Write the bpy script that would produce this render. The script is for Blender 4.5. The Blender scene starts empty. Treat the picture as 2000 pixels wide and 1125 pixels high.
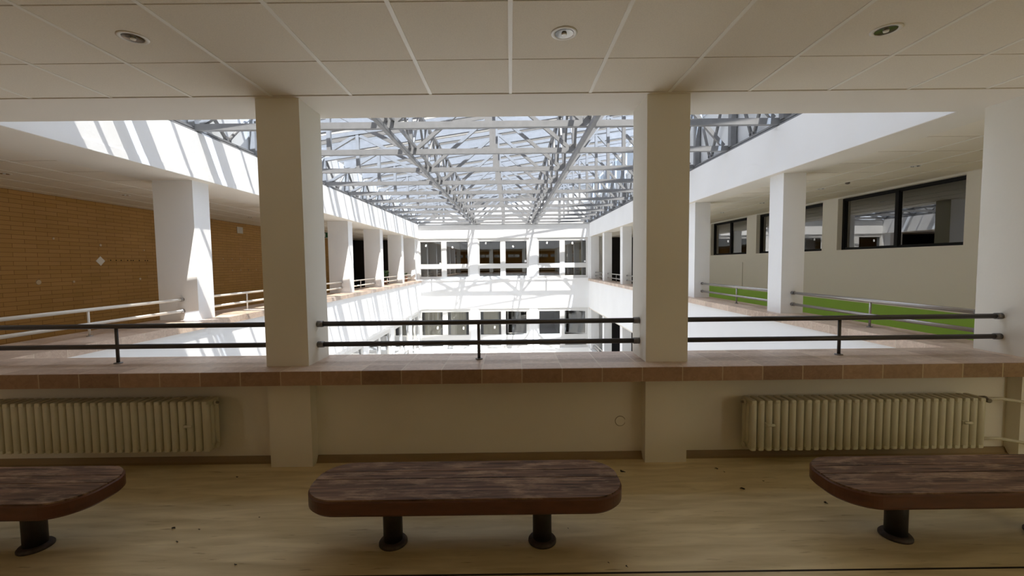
import bpy, bmesh, math, random
from mathutils import Vector, Matrix
random.seed(7)
S = bpy.context.scene
C = S.collection
PI = math.pi

# ------------------------------------------------------------------ helpers
class MB:
    """collects geometry for ONE mesh object"""
    def __init__(self):
        self.bm = bmesh.new(); self.mi = 0
    def _faces(self, vs, fs, smooth=False):
        bv = [self.bm.verts.new(v) for v in vs]
        for f in fs:
            try:
                fc = self.bm.faces.new([bv[i] for i in f]); fc.material_index = self.mi; fc.smooth = smooth
            except ValueError:
                pass
        return bv
    def box(self, x0, x1, y0, y1, z0, z1):
        v = [(x, y, z) for z in (z0, z1) for y in (y0, y1) for x in (x0, x1)]
        self._faces(v, [(0, 2, 3, 1), (4, 5, 7, 6), (0, 1, 5, 4), (2, 6, 7, 3), (0, 4, 6, 2), (1, 3, 7, 5)])
        return self
    def bevbox(self, x0, x1, y0, y1, z0, z1, b=.01):
        """box with all edges chamfered"""
        bm2 = bmesh.new()
        bmesh.ops.create_cube(bm2, size=1)
        for v in bm2.verts:
            v.co = Vector(((x0+x1)/2+v.co.x*(x1-x0), (y0+y1)/2+v.co.y*(y1-y0), (z0+z1)/2+v.co.z*(z1-z0)))
        bmesh.ops.bevel(bm2, geom=list(bm2.edges), offset=b, segments=2, affect='EDGES', profile=.6)
        self.merge(bm2)
        return self
    def merge(self, bm2):
        m = {}
        for v in bm2.verts: m[v.index if False else v] = self.bm.verts.new(v.co)
        for f in bm2.faces:
            fc = self.bm.faces.new([m[v] for v in f.verts]); fc.material_index = self.mi; fc.smooth = f.smooth
        bm2.free()
    def beam(self, a, b, w, h, up=(0, 0, 1)):
        """rectangular bar from a to b, w across, h along 'up'"""
        a, b = Vector(a), Vector(b); d = (b-a).normalized(); u = Vector(up)
        s = d.cross(u)
        if s.length < 1e-4: s = d.cross(Vector((0, 1, 0)))
        s.normalize(); u = s.cross(d).normalized()
        v = [p+s*i*w/2+u*j*h/2 for p in (a, b) for j in (-1, 1) for i in (-1, 1)]
        self._faces(v, [(0, 1, 3, 2), (4, 6, 7, 5), (0, 4, 5, 1), (2, 3, 7, 6), (0, 2, 6, 4), (1, 5, 7, 3)])
        return self
    def tube(self, pts, r, n=16, caps=True):
        pts = [Vector(p) for p in pts]; rings = []
        for i, p in enumerate(pts):
            d = (pts[min(i+1, len(pts)-1)]-pts[max(i-1, 0)]).normalized()
            s = d.cross(Vector((0, 0, 1)))
            if s.length < 1e-3: s = d.cross(Vector((0, 1, 0)))
            s.normalize(); u = s.cross(d)
            rr = r[i] if isinstance(r, (list, tuple)) else r
            rings.append([self.bm.verts.new(p+s*math.cos(t*2*PI/n)*rr+u*math.sin(t*2*PI/n)*rr) for t in range(n)])
        for A, B in zip(rings, rings[1:]):
            for i in range(n):
                f = self.bm.faces.new([A[i], A[(i+1) % n], B[(i+1) % n], B[i]]); f.smooth = True; f.material_index = self.mi
        if caps:
            for R_, rev in ((rings[0], True), (rings[-1], False)):
                f = self.bm.faces.new(list(reversed(R_)) if rev else R_); f.material_index = self.mi
        return self
    def lathe(self, prof, c=(0, 0, 0), n=32, axis='z'):
        """prof: list of (radius, height) about c"""
        c = Vector(c); rings = []
        for r, h in prof:
            ring = []
            for t in range(n):
                a = t*2*PI/n; x, y = r*math.cos(a), r*math.sin(a)
                p = (x, y, h) if axis == 'z' else (x, h, y)
                ring.append(self.bm.verts.new(c+Vector(p)))
            rings.append(ring)
        for A, B in zip(rings, rings[1:]):
            for i in range(n):
                f = self.bm.faces.new([A[i], A[(i+1) % n], B[(i+1) % n], B[i]]); f.smooth = True; f.material_index = self.mi
        for R_ in (rings[0], rings[-1]):
            f = self.bm.faces.new(R_); f.material_index = self.mi
        return self
    def build(self, name, mat, parent=None, loc=None, smooth_angle=None):
        me = bpy.data.meshes.new(name)
        bmesh.ops.remove_doubles(self.bm, verts=self.bm.verts, dist=1e-6)
        bmesh.ops.recalc_face_normals(self.bm, faces=self.bm.faces)
        self.bm.to_mesh(me); self.bm.free()
        for m in (mat if isinstance(mat, (list, tuple)) else [mat]): me.materials.append(m)
        o = bpy.data.objects.new(name, me); C.objects.link(o)
        if parent is not None: o.parent = parent
        if loc is not None: o.location = loc
        return o

def tag(o, label=None, cat=None, group=None, kind=None):
    if label: o['label'] = label
    if cat: o['category'] = cat
    if group: o['group'] = group
    if kind: o['kind'] = kind
    return o
def empty(name, loc, label, cat, group=None, rz=0):
    o = bpy.data.objects.new(name, None); C.objects.link(o)
    o.empty_display_size = .1
    o.location = loc; o.rotation_euler = (0, 0, rz)
    return tag(o, label, cat, group)
def struct(o, label=None):
    o['kind'] = 'structure'
    if label: o['label'] = label
    return o
def kids(o): return [x for x in C.objects if x.parent is o]
def copy_tree(o, label=None):
    c = o.copy(); C.objects.link(c)
    if label: c['label'] = label
    for ch in kids(o):
        d = ch.copy(); C.objects.link(d); d.parent = c
        for g in kids(ch):
            e = g.copy(); C.objects.link(e); e.parent = d
    return c

# ------------------------------------------------------------------ materials
def mat(name, col, rough=.6, metal=0, spec=.5, noise=None, bump=None, coord='Object'):
    """noise=(scale, amount) or (scale, amount, stretch xyz); bump=(scale, strength)"""
    m = bpy.data.materials.new(name); m.use_nodes = True
    nt = m.node_tree; N = nt.nodes; L = nt.links; b = N['Principled BSDF']
    b.inputs['Base Color'].default_value = (*col, 1); b.inputs['Roughness'].default_value = rough
    b.inputs['Metallic'].default_value = metal; b.inputs['Specular IOR Level'].default_value = spec
    if noise or bump:
        tc = N.new('ShaderNodeTexCoord')
        src = tc.outputs[coord]
        if coord == 'World':
            pass
    if noise:
        mp = N.new('ShaderNodeMapping'); L.new(src, mp.inputs[0])
        if len(noise) > 2: mp.inputs['Scale'].default_value = noise[2]
        nz = N.new('ShaderNodeTexNoise'); nz.inputs['Scale'].default_value = noise[0]; nz.inputs['Detail'].default_value = 6
        L.new(mp.outputs[0], nz.inputs[0])
        cr = N.new('ShaderNodeValToRGB'); a = noise[1]
        cr.color_ramp.elements[0].position = .3; cr.color_ramp.elements[1].position = .7
        cr.color_ramp.elements[0].color = (*[max(0, c*(1-a)) for c in col], 1)
        cr.color_ramp.elements[1].color = (*[min(1, c*(1+a)) for c in col], 1)
        L.new(nz.outputs['Fac'], cr.inputs[0]); L.new(cr.outputs[0], b.inputs['Base Color'])
    if bump:
        nb = N.new('ShaderNodeTexNoise'); nb.inputs['Scale'].default_value = bump[0]; nb.inputs['Detail'].default_value = 5
        L.new(src, nb.inputs[0])
        bp_ = N.new('ShaderNodeBump'); bp_.inputs['Strength'].default_value = bump[1]; bp_.inputs['Distance'].default_value = .01
        L.new(nb.outputs['Fac'], bp_.inputs['Height']); L.new(bp_.outputs[0], b.inputs['Normal'])
    return m

M = {}
M['plaster'] = mat('white_plaster', (.86, .86, .85), .8, spec=.2, noise=(1.2, .02), bump=(40, .08))
M['plaster_in'] = mat('corridor_plaster', (.80, .78, .70), .8, spec=.2, noise=(1.1, .03), bump=(40, .08))
M['greige'] = mat('greige_wall_paint', (.60, .57, .49), .7, spec=.25, noise=(.8, .03))
M['soffit'] = mat('soffit_plaster', (.74, .69, .60), .85, spec=.15, noise=(.9, .03))
M['tile_ceiling'] = mat('ceiling_tile', (.76, .70, .59), .9, spec=.1, noise=(160, .05), bump=(300, .15))
M['tbar'] = mat('ceiling_grid_metal', (.80, .77, .69), .5)
M['gapdark'] = mat('ceiling_gap', (.10, .09, .07), .9)
M['steel'] = mat('galvanised_truss_steel', (.22, .222, .226), .55, metal=.0, noise=(9, .08))
M['steel_dark'] = mat('dark_steel_bolt', (.12, .12, .13), .5, metal=.3)
M['panel'] = mat('clerestory_panel', (.74, .76, .77), .6, noise=(.7, .03))
M['rail'] = mat('brushed_rail_steel', (.42, .40, .38), .38, metal=.9, noise=(60, .1, (1, 40, 40)))
M['railcap'] = mat('rail_end_sleeve', (.22, .21, .20), .5, metal=.6)
M['railcream'] = mat('cream_rail_paint', (.72, .68, .60), .4)
M['radiator'] = mat('radiator_enamel', (.62, .60, .47), .45, noise=(6, .04))
M['pipe'] = mat('pipe_enamel', (.62, .60, .48), .45)
M['valve'] = mat('valve_metal', (.20, .18, .15), .5, metal=.5)
M['iron'] = mat('black_iron', (.020, .017, .018), .5, noise=(20, .3))
M['rust'] = mat('worn_iron_base', (.055, .042, .038), .6, noise=(30, .4))
M['upvc'] = mat('white_window_frame', (.72, .71, .68), .4)
M['blackframe'] = mat('black_window_frame', (.008, .008, .008), .6, spec=.2)
M['paper'] = mat('white_paper', (.85, .85, .83), .8)
M['green_sign'] = mat('exit_sign_green', (.01, .10, .035), .4)
M['signwhite'] = mat('exit_sign_white', (.8, .85, .8), .5)
M['signbox'] = mat('exit_sign_case', (.6, .58, .52), .5)
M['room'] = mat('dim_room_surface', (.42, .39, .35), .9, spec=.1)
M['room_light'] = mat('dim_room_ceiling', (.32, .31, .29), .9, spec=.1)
M['darkend'] = mat('dark_corridor_end', (.012, .010, .009), .6)  # near-black wall colour for the passage ends and lower gallery back
M['desk'] = mat('desk_top', (.62, .58, .52), .5)
M['blind'] = mat('beige_blind', (.86, .80, .64), .8, noise=(3, .08, (14, 14, .4)))
M['ring'] = mat('wall_cap_edge', (.30, .27, .20), .7)
M['scrap'] = mat('dark_litter', (.03, .025, .02), .8)
M['leaf'] = mat('plant_leaf', (.05, .12, .03), .5, noise=(30, .4))
M['pot'] = mat('terracotta_pot', (.40, .20, .12), .7)
M['soil'] = mat('potting_soil', (.04, .03, .02), .9)
M['plug'] = mat('pale_plug', (.62, .50, .33), .7)
M['plugdark'] = mat('dark_hole', (.02, .013, .008), .9)
M['reflector'] = mat('downlight_reflector', (.16, .15, .13), .15, metal=1)
M['trimring'] = mat('downlight_ring', (.74, .71, .64), .4)
M['bulb'] = mat('unlit_bulb', (.85, .85, .82), .25)
M['grillewhite'] = mat('vent_cover_plastic', (.62, .57, .47), .5)
M['groundlow'] = mat('courtyard_floor', (.74, .73, .71), .7, noise=(.5, .05))
M['slab'] = mat('outer_roof_slab', (.55, .55, .54), .9)

def floor_mat():
    m = bpy.data.materials.new('marbled_linoleum'); m.use_nodes = True
    nt = m.node_tree; N = nt.nodes; L = nt.links; b = N['Principled BSDF']
    tc = N.new('ShaderNodeTexCoord')
    mp = N.new('ShaderNodeMapping'); mp.inputs['Scale'].default_value = (1.1, 8, 1); L.new(tc.outputs['Object'], mp.inputs[0])
    n1 = N.new('ShaderNodeTexNoise'); n1.inputs['Scale'].default_value = 1.6; n1.inputs['Detail'].default_value = 8; n1.inputs['Distortion'].default_value = .6
    L.new(mp.outputs[0], n1.inputs[0])
    cr = N.new('ShaderNodeValToRGB'); e = cr.color_ramp.elements
    e[0].position = .32; e[0].color = (.56, .455, .25, 1); e[1].position = .7; e[1].color = (.80, .69, .44, 1)
    L.new(n1.outputs['Fac'], cr.inputs[0])
    # thin dark scuffs
    mp2 = N.new('ShaderNodeMapping'); mp2.inputs['Scale'].default_value = (2.2, 17, 1); mp2.inputs['Rotation'].default_value = (0, 0, .06); L.new(tc.outputs['Object'], mp2.inputs[0])
    n2 = N.new('ShaderNodeTexNoise'); n2.inputs['Scale'].default_value = 2.3; n2.inputs['Detail'].default_value = 4; L.new(mp2.outputs[0], n2.inputs[0])
    c2 = N.new('ShaderNodeValToRGB'); q = c2.color_ramp.elements
    q[0].position = .26; q[0].color = (.50, .42, .34, 1); q[1].position = .36; q[1].color = (1, 1, 1, 1)
    L.new(n2.outputs['Fac'], c2.inputs[0])
    mx = N.new('ShaderNodeMixRGB'); mx.blend_type = 'MULTIPLY'; mx.inputs[0].default_value = .8
    L.new(cr.outputs[0], mx.inputs[1]); L.new(c2.outputs[0], mx.inputs[2]); L.new(mx.outputs[0], b.inputs['Base Color'])
    b.inputs['Roughness'].default_value = .42; b.inputs['Specular IOR Level'].default_value = .35
    return m
M['floor'] = floor_mat()
M['skirt'] = mat('linoleum_skirting', (.26, .18, .085), .5, noise=(3, .1, (1, 1, 6)))

def ledge_mat(name='brown_ceramic_ledge_tile', k=1.0, grout=(.62, .52, .40), kg=1, kb=1):
    """mottled brown ceramic tiles with pale grout; x,y,z grout planes every 0.3 m"""
    m = bpy.data.materials.new(name); m.use_nodes = True
    nt = m.node_tree; N = nt.nodes; L = nt.links; b = N['Principled BSDF']
    g = N.new('ShaderNodeNewGeometry'); sep = N.new('ShaderNodeSeparateXYZ'); L.new(g.outputs['Position'], sep.inputs[0])
    def math_(op, a, bb=None, clamp=False):
        n = N.new('ShaderNodeMath'); n.operation = op; n.use_clamp = clamp
        for i, v in enumerate((a, bb)):
            if v is None: continue
            if isinstance(v, (int, float)): n.inputs[i].default_value = v
            else: L.new(v, n.inputs[i])
        return n.outputs[0]
    def line(out, off):
        f = math_('FRACT', math_('DIVIDE', math_('ADD', out, off), .3))
        return math_('GREATER_THAN', math_('ABSOLUTE', math_('SUBTRACT', f, .5)), .487)
    at = N.new('ShaderNodeAttribute'); at.attribute_name = 'along'; at.attribute_type = 'OBJECT'
    lx = line(sep.outputs['X'], 60+1.725); ly = line(sep.outputs['Y'], 60-.03)
    nrm = N.new('ShaderNodeSeparateXYZ'); L.new(g.outputs['True Normal'], nrm.inputs[0])
    def keep(l, comp):   # no grout line on the faces that the plane family is parallel to
        return math_('MULTIPLY', l, math_('LESS_THAN', math_('ABSOLUTE', nrm.outputs[comp]), .7))
    gr = math_('MAXIMUM', keep(lx, 'X'), keep(ly, 'Y'))
    # per tile tone
    cell = N.new('ShaderNodeCombineXYZ')
    L.new(math_('FLOOR', math_('DIVIDE', math_('ADD', sep.outputs['X'], 61.725), .3)), cell.inputs[0])
    L.new(math_('FLOOR', math_('DIVIDE', math_('ADD', sep.outputs['Y'], 59.97), .3)), cell.inputs[1])
    wn = N.new('ShaderNodeTexWhiteNoise'); L.new(cell.outputs[0], wn.inputs['Vector'])
    nz = N.new('ShaderNodeTexNoise'); nz.inputs['Scale'].default_value = 22; nz.inputs['Detail'].default_value = 9; nz.inputs['Roughness'].default_value = .7; nz.inputs['Distortion'].default_value = .8
    L.new(g.outputs['Position'], nz.inputs[0])
    f = math_('ADD', math_('MULTIPLY', nz.outputs['Fac'], .8), math_('MULTIPLY', wn.outputs['Value'], .3))
    cr = N.new('ShaderNodeValToRGB'); e = cr.color_ramp.elements
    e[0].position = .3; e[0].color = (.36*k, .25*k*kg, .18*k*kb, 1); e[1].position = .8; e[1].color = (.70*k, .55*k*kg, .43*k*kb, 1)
    L.new(f, cr.inputs[0])
    mx = N.new('ShaderNodeMixRGB'); L.new(gr, mx.inputs[0]); L.new(cr.outputs[0], mx.inputs[1]); mx.inputs[2].default_value = (*grout, 1)
    L.new(mx.outputs[0], b.inputs['Base Color'])
    b.inputs['Roughness'].default_value = .38
    bp_ = N.new('ShaderNodeBump'); bp_.inputs['Strength'].default_value = .15; bp_.inputs['Distance'].default_value = .004
    L.new(nz.outputs['Fac'], bp_.inputs['Height']); L.new(bp_.outputs[0], b.inputs['Normal'])
    return m
M['ledge'] = ledge_mat()
M['ledge_edge'] = ledge_mat('darker_ledge_front_tile', .62, (.52, .42, .28), .82, .68)  # ledge tile colour darkened and reddened for the front face

def brick_mat():
    m = bpy.data.materials.new('brown_brick_tile_wall'); m.use_nodes = True
    nt = m.node_tree; N = nt.nodes; L = nt.links; b = N['Principled BSDF']
    g = N.new('ShaderNodeNewGeometry'); sep = N.new('ShaderNodeSeparateXYZ'); L.new(g.outputs['Position'], sep.inputs[0])
    ad = N.new('ShaderNodeMath'); ad.operation = 'ADD'; L.new(sep.outputs['X'], ad.inputs[0]); L.new(sep.outputs['Y'], ad.inputs[1])
    cb = N.new('ShaderNodeCombineXYZ'); L.new(ad.outputs[0], cb.inputs[0]); L.new(sep.outputs['Z'], cb.inputs[1])
    br = N.new('ShaderNodeTexBrick'); L.new(cb.outputs[0], br.inputs[0])
    br.inputs['Scale'].default_value = 1; br.inputs['Brick Width'].default_value = .36; br.inputs['Row Height'].default_value = .072
    br.inputs['Mortar Size'].default_value = .0045; br.inputs['Mortar Smooth'].default_value = .3; br.inputs['Bias'].default_value = .1
    br.inputs['Color1'].default_value = (.47, .27, .075, 1); br.inputs['Color2'].default_value = (.53, .305, .10, 1); br.inputs['Mortar'].default_value = (.27, .14, .042, 1)
    nz = N.new('ShaderNodeTexNoise'); nz.inputs['Scale'].default_value = 1.3; nz.inputs['Detail'].default_value = 4; L.new(g.outputs['Position'], nz.inputs[0])
    cr = N.new('ShaderNodeValToRGB'); cr.color_ramp.elements[0].color = (.78, .78, .78, 1); cr.color_ramp.elements[1].color = (1.1, 1.1, 1.1, 1)
    L.new(nz.outputs['Fac'], cr.inputs[0])
    mx = N.new('ShaderNodeMixRGB'); mx.blend_type = 'MULTIPLY'; mx.inputs[0].default_value = 1
    L.new(br.outputs['Color'], mx.inputs[1]); L.new(cr.outputs[0], mx.inputs[2]); L.new(mx.outputs[0], b.inputs['Base Color'])
    b.inputs['Roughness'].default_value = .6; b.inputs['Specular IOR Level'].default_value = .25
    bp_ = N.new('ShaderNodeBump'); bp_.inputs['Strength'].default_value = .4; bp_.inputs['Distance'].default_value = .006; bp_.invert = True
    L.new(br.outputs['Fac'], bp_.inputs['Height']); L.new(bp_.outputs[0], b.inputs['Normal'])
    return m
M['brick'] = brick_mat()

def wood_top():
    m = bpy.data.materials.new('worn_bench_planks'); m.use_nodes = True
    nt = m.node_tree; N = nt.nodes; L = nt.links; b = N['Principled BSDF']
    tc = N.new('ShaderNodeTexCoord'); oi = N.new('ShaderNodeObjectInfo')
    off = N.new('ShaderNodeVectorMath'); off.operation = 'ADD'; L.new(tc.outputs['Object'], off.inputs[0])
    mul = N.new('ShaderNodeMath'); mul.operation = 'MULTIPLY'; mul.inputs[1].default_value = 37; L.new(oi.outputs['Random'], mul.inputs[0])
    L.new(mul.outputs[0], off.inputs[1])
    mp = N.new('ShaderNodeMapping'); mp.inputs['Scale'].default_value = (1.6, 34, 8); L.new(off.outputs[0], mp.inputs[0])
    n1 = N.new('ShaderNodeTexNoise'); n1.inputs['Scale'].default_value = 1.7; n1.inputs['Detail'].default_value = 9; n1.inputs['Distortion'].default_value = .7; L.new(mp.outputs[0], n1.inputs[0])
    cr = N.new('ShaderNodeValToRGB'); e = cr.color_ramp.elements
    e[0].position = .34; e[0].color = (.06, .033, .020, 1); e[1].position = .66; e[1].color = (.24, .140, .085, 1)
    L.new(n1.outputs['Fac'], cr.inputs[0])
    mp2 = N.new('ShaderNodeMapping'); mp2.inputs['Scale'].default_value = (2.8, 10, 3); L.new(off.outputs[0], mp2.inputs[0])
    n2 = N.new('ShaderNodeTexNoise'); n2.inputs['Scale'].default_value = 1.6; n2.inputs['Detail'].default_value = 8; n2.inputs['Roughness'].default_value = .68; L.new(mp2.outputs[0], n2.inputs[0])
    c2 = N.new('ShaderNodeValToRGB'); q = c2.color_ramp.elements
    q[0].position = .50; q[0].color = (0, 0, 0, 1); q[1].position = .70; q[1].color = (.8, .8, .8, 1)
    L.new(n2.outputs['Fac'], c2.inputs[0])
    mx = N.new('ShaderNodeMixRGB'); L.new(c2.outputs[0], mx.inputs[0]); L.new(cr.outputs[0], mx.inputs[1]); mx.inputs[2].default_value = (.46, .32, .21, 1)
    L.new(mx.outputs[0], b.inputs['Base Color']); b.inputs['Roughness'].default_value = .62; b.inputs['Specular IOR Level'].default_value = .25
    bp_ = N.new('ShaderNodeBump'); bp_.inputs['Strength'].default_value = .3; bp_.inputs['Distance'].default_value = .004
    L.new(n1.outputs['Fac'], bp_.inputs['Height']); L.new(bp_.outputs[0], b.inputs['Normal'])
    return m
M['bench'] = wood_top()
M['bench_edge'] = mat('varnished_bench_edge', (.105, .036, .016), .40, noise=(5, .3, (1, 1, 5)))

def right_wall_mat():
    m = bpy.data.materials.new('greige_wall_green_dado'); m.use_nodes = True
    nt = m.node_tree; N = nt.nodes; L = nt.links; b = N['Principled BSDF']
    g = N.new('ShaderNodeNewGeometry'); sep = N.new('ShaderNodeSeparateXYZ'); L.new(g.outputs['Position'], sep.inputs[0])
    lt = N.new('ShaderNodeMath'); lt.operation = 'LESS_THAN'; lt.inputs[1].default_value = .765; L.new(sep.outputs['Z'], lt.inputs[0])
    mx = N.new('ShaderNodeMixRGB'); L.new(lt.outputs[0], mx.inputs[0])
    mx.inputs[1].default_value = (.82, .79, .70, 1); mx.inputs[2].default_value = (.34, .60, .08, 1)
    L.new(mx.outputs[0], b.inputs['Base Color']); b.inputs['Roughness'].default_value = .6
    return m
M['rightwall'] = right_wall_mat()

def glass(name, tint, base=.04, gain=1.6, rough=0.0):
    m = bpy.data.materials.new(name); m.use_nodes = True
    nt = m.node_tree; N = nt.nodes; L = nt.links
    for n in list(N): N.remove(n)
    out = N.new('ShaderNodeOutputMaterial'); tr = N.new('ShaderNodeBsdfTransparent'); tr.inputs[0].default_value = (*tint, 1)
    gl = N.new('ShaderNodeBsdfGlossy'); gl.inputs['Roughness'].default_value = rough; gl.inputs[0].default_value = (.95, .95, .95, 1)
    fr = N.new('ShaderNodeFresnel'); fr.inputs[0].default_value = 1.5
    ma = N.new('ShaderNodeMath'); ma.operation = 'MULTIPLY_ADD'; ma.inputs[1].default_value = gain; ma.inputs[2].default_value = base; ma.use_clamp = True
    mix = N.new('ShaderNodeMixShader')
    L.new(fr.outputs[0], ma.inputs[0]); L.new(ma.outputs[0], mix.inputs[0]); L.new(tr.outputs[0], mix.inputs[1]); L.new(gl.outputs[0], mix.inputs[2]); L.new(mix.outputs[0], out.inputs[0])
    return m
M['glass'] = glass('window_glass', (.66, .66, .64), .09, 1.8)
M['glass_clear'] = glass('clear_window_glass', (.88, .88, .86), .03, 1.2)
M['glass_dark'] = glass('tinted_window_glass', (.40, .40, .38), .10, 2.2)
def roofglass(name, tint, white, fac):
    m = bpy.data.materials.new(name); m.use_nodes = True
    nt = m.node_tree; N = nt.nodes; L = nt.links
    for n in list(N): N.remove(n)
    out = N.new('ShaderNodeOutputMaterial'); tr = N.new('ShaderNodeBsdfTransparent'); tr.inputs[0].default_value = (*tint, 1)
    df = N.new('ShaderNodeBsdfTranslucent'); df.inputs[0].default_value = (*white, 1)
    d2 = N.new('ShaderNodeBsdfDiffuse'); d2.inputs[0].default_value = (*white, 1)
    m2 = N.new('ShaderNodeMixShader'); m2.inputs[0].default_value = .4; L.new(df.outputs[0], m2.inputs[1]); L.new(d2.outputs[0], m2.inputs[2])
    mix = N.new('ShaderNodeMixShader'); mix.inputs[0].default_value = fac
    L.new(tr.outputs[0], mix.inputs[1]); L.new(m2.outputs[0], mix.inputs[2]); L.new(mix.outputs[0], out.inputs[0])
    return m
M['roof_frost'] = roofglass('frosted_roof_glazing', (.575, .54, .48), (.80, .78, .74), .03)
M['roof_clear'] = roofglass('clear_roof_glazing', (.80, .86, .93), (.8, .8, .8), .02)

# ------------------------------------------------------------------ dimensions (metres, floor z = 0)
ZC = 2.88; ZL = .8144; ZF = 3.55          # ceiling, ledge top, fascia top
XL, XR, YN, YF = -4.52, 3.91, 3.79, 21.2  # faces of the atrium
PL, PR = -4.45, 3.87                      # parapet faces
WL, WR, YB = -8.0, 6.8, -2.2              # corridor outer walls, wall behind the viewer
def zroof(x): return 4.45+.145*(x+4.54)

# ------------------------------------------------------------------ shell: floor, ceilings, walls
b = MB()
b.box(WL, WR, YB, 3.434, -.2, 0); b.box(WL, PL-.15, 3.434, 22.2, -.2, 0); b.box(PR+.15, WR, 3.434, 22.2, -.2, 0)
b.mi = 1; b.box(WL, WR, 2.112, 2.124, 0, .0008)
struct(b.build('floor', [M['floor'], M['plugdark']]), 'yellowish marbled linoleum corridor floor')

def tiles(b, x0, x1, y0, y1, gx, gy, stepx=.6, stepy=.6, gap=.005):
    """lay-in tiles with bright runners along y and dark open joints along x"""
    xs = [x0]+[gx+stepx*i for i in range(-60, 60) if x0+.02 < gx+stepx*i < x1-.02]+[x1]
    ys = [y0]+[gy+stepy*i for i in range(-60, 60) if y0+.02 < gy+stepy*i < y1-.02]+[y1]
    for i in range(len(xs)-1):
        for j in range(len(ys)-1):
            b.mi = 0; b.box(xs[i]+.011, xs[i+1]-.011, ys[j]+gap, ys[j+1]-gap, ZC, ZC+.02)
    for x in xs[1:-1]:
        b.mi = 1; b.box(x-.012, x+.012, y0, y1, ZC-.004, ZC+.02)
    b.mi = 2; b.box(x0, x1, y0, y1, ZC+.02, ZC+.03)
b = MB(); tiles(b, WL, WR, YB, 3.298, .0133, 2.762)
struct(b.build('ceiling', [M['tile_ceiling'], M['tbar'], M['gapdark']]), 'near corridor ceiling of square lay-in tiles')
b = MB(); tiles(b, WL, -5.34, 3.298, 22.2, -5.34, 2.762, gap=.009)
struct(b.build('ceiling_left', [M['tile_ceiling'], M['tbar'], M['gapdark']]))
b = MB(); tiles(b, 4.37, WR, 3.298, 22.2, 4.37, 2.762, gap=.009)
struct(b.build('ceiling_right', [M['tile_ceiling'], M['tbar'], M['gapdark']]))
# plain plaster soffit strips round the atrium
b = MB(); b.box(-5.34, 4.37, 3.298, YN, ZC-.006, ZC+.03)
struct(b.build('trim_1', M['soffit']), 'plain plaster soffit strip over the near ledge')
b = MB(); b.box(-5.34, XL, YN, 21.2, ZC-.006, ZC+.03); struct(b.build('trim_2', M['soffit']))
b = MB(); b.box(XR, 4.37, YN, 21.2, ZC-.006, ZC+.03); struct(b.build('trim_3', M['soffit']))
# slab over the corridors (opaque to the sun)
b = MB()
b.box(WL-.2, WR+4.5, YB-.2, YN-.12, 3.05, 3.5); b.box(WL-.2, XL-.15, YN-.12, 22.4, 3.05, 3.5); b.box(XR+.15, WR+4.5, YN-.12, 22.4, 3.05, 3.5)
struct(b.build('roof_slab', M['slab']))

# walls of the corridors
b = MB(); b.box(WL-.15, WL, YB, 19.4, 0, ZC+.1); struct(b.build('wall_left', M['brick']), 'brown brick-tiled wall of the left corridor')
b = MB(); b.box(WL-.15, WL, 19.4, 22.2, 0, ZC+.1); b.box(WL-.15, -5.2, 22.2, 22.3, 0, ZC+.1); struct(b.build('wall_left_end', M['darkend']))
b = MB(); b.box(WL, WR, YB-.15, YB, 0, 2.2); b.box(WL, WR, YB-.15, YB, 2.6, ZC+.1)
bx = [WL+.3+i*1.48 for i in range(10)]  # openings added in the unseen back wall to let light in
b.box(WL, bx[0], YB-.15, YB, 2.2, 2.6); b.box(bx[-1]+1.30, WR, YB-.15, YB, 2.2, 2.6)
for i in range(9): b.box(bx[i]+1.30, bx[i+1], YB-.15, YB, 2.2, 2.6)
struct(b.build('wall_back', M['brick']), 'wall behind the viewer with an added row of windows for fill light')
FILLWIN = bx
wins = [(6.43, 8.93), (9.36, 11.87), (12.35, 14.56)]
WZ0, WZ1 = 1.80, 2.855
b = MB()
b.box(WR, WR+.2, YB, 15.2, 0, WZ0); b.box(WR, WR+.2, YB, 15.2, WZ1, ZC+.1)
pe = [YB]+[v for w in wins for v in w]+[15.2]
for a, c in zip(pe[0::2], pe[1::2]): b.box(WR, WR+.2, a, c, WZ0, WZ1)
struct(b.build('wall_right', M['rightwall']), 'greige wall with green dado in the right corridor')
b = MB(); b.box(WR, WR+.2, 15.2, 22.2, 0, ZC+.1); b.box(4.2, WR+.2, 22.2, 22.3, 0, ZC+.1); struct(b.build('wall_right_end', M['darkend']))
# fine vertical conduit line on the right wall
b = MB(); b.tube([(WR-.005, 12.535, .77), (WR-.005, 12.535, 1.56)], .007, 8)
tag(b.build('cable_conduit', M['greige']), 'thin vertical conduit on the greige wall under the farthest tinted window', 'conduit')

# dim rooms behind the right windows
b = MB()
b.box(WR+4.2, WR+4.3, 3, 16, 0, ZC+.1); b.box(WR+.2, WR+4.3, 2.9, 3, 0, ZC+.1); b.box(WR+.2, WR+4.3, 16, 16.1, 0, ZC+.1)
b.box(WR+.2, WR+4.3, 3, 16, -.1, 0); b.mi = 1; b.box(WR+.2, WR+4.3, 3, 16, ZC, ZC+.1)
struct(b.build('wall_room_right', [M['room'], M['room_light']]))

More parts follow.
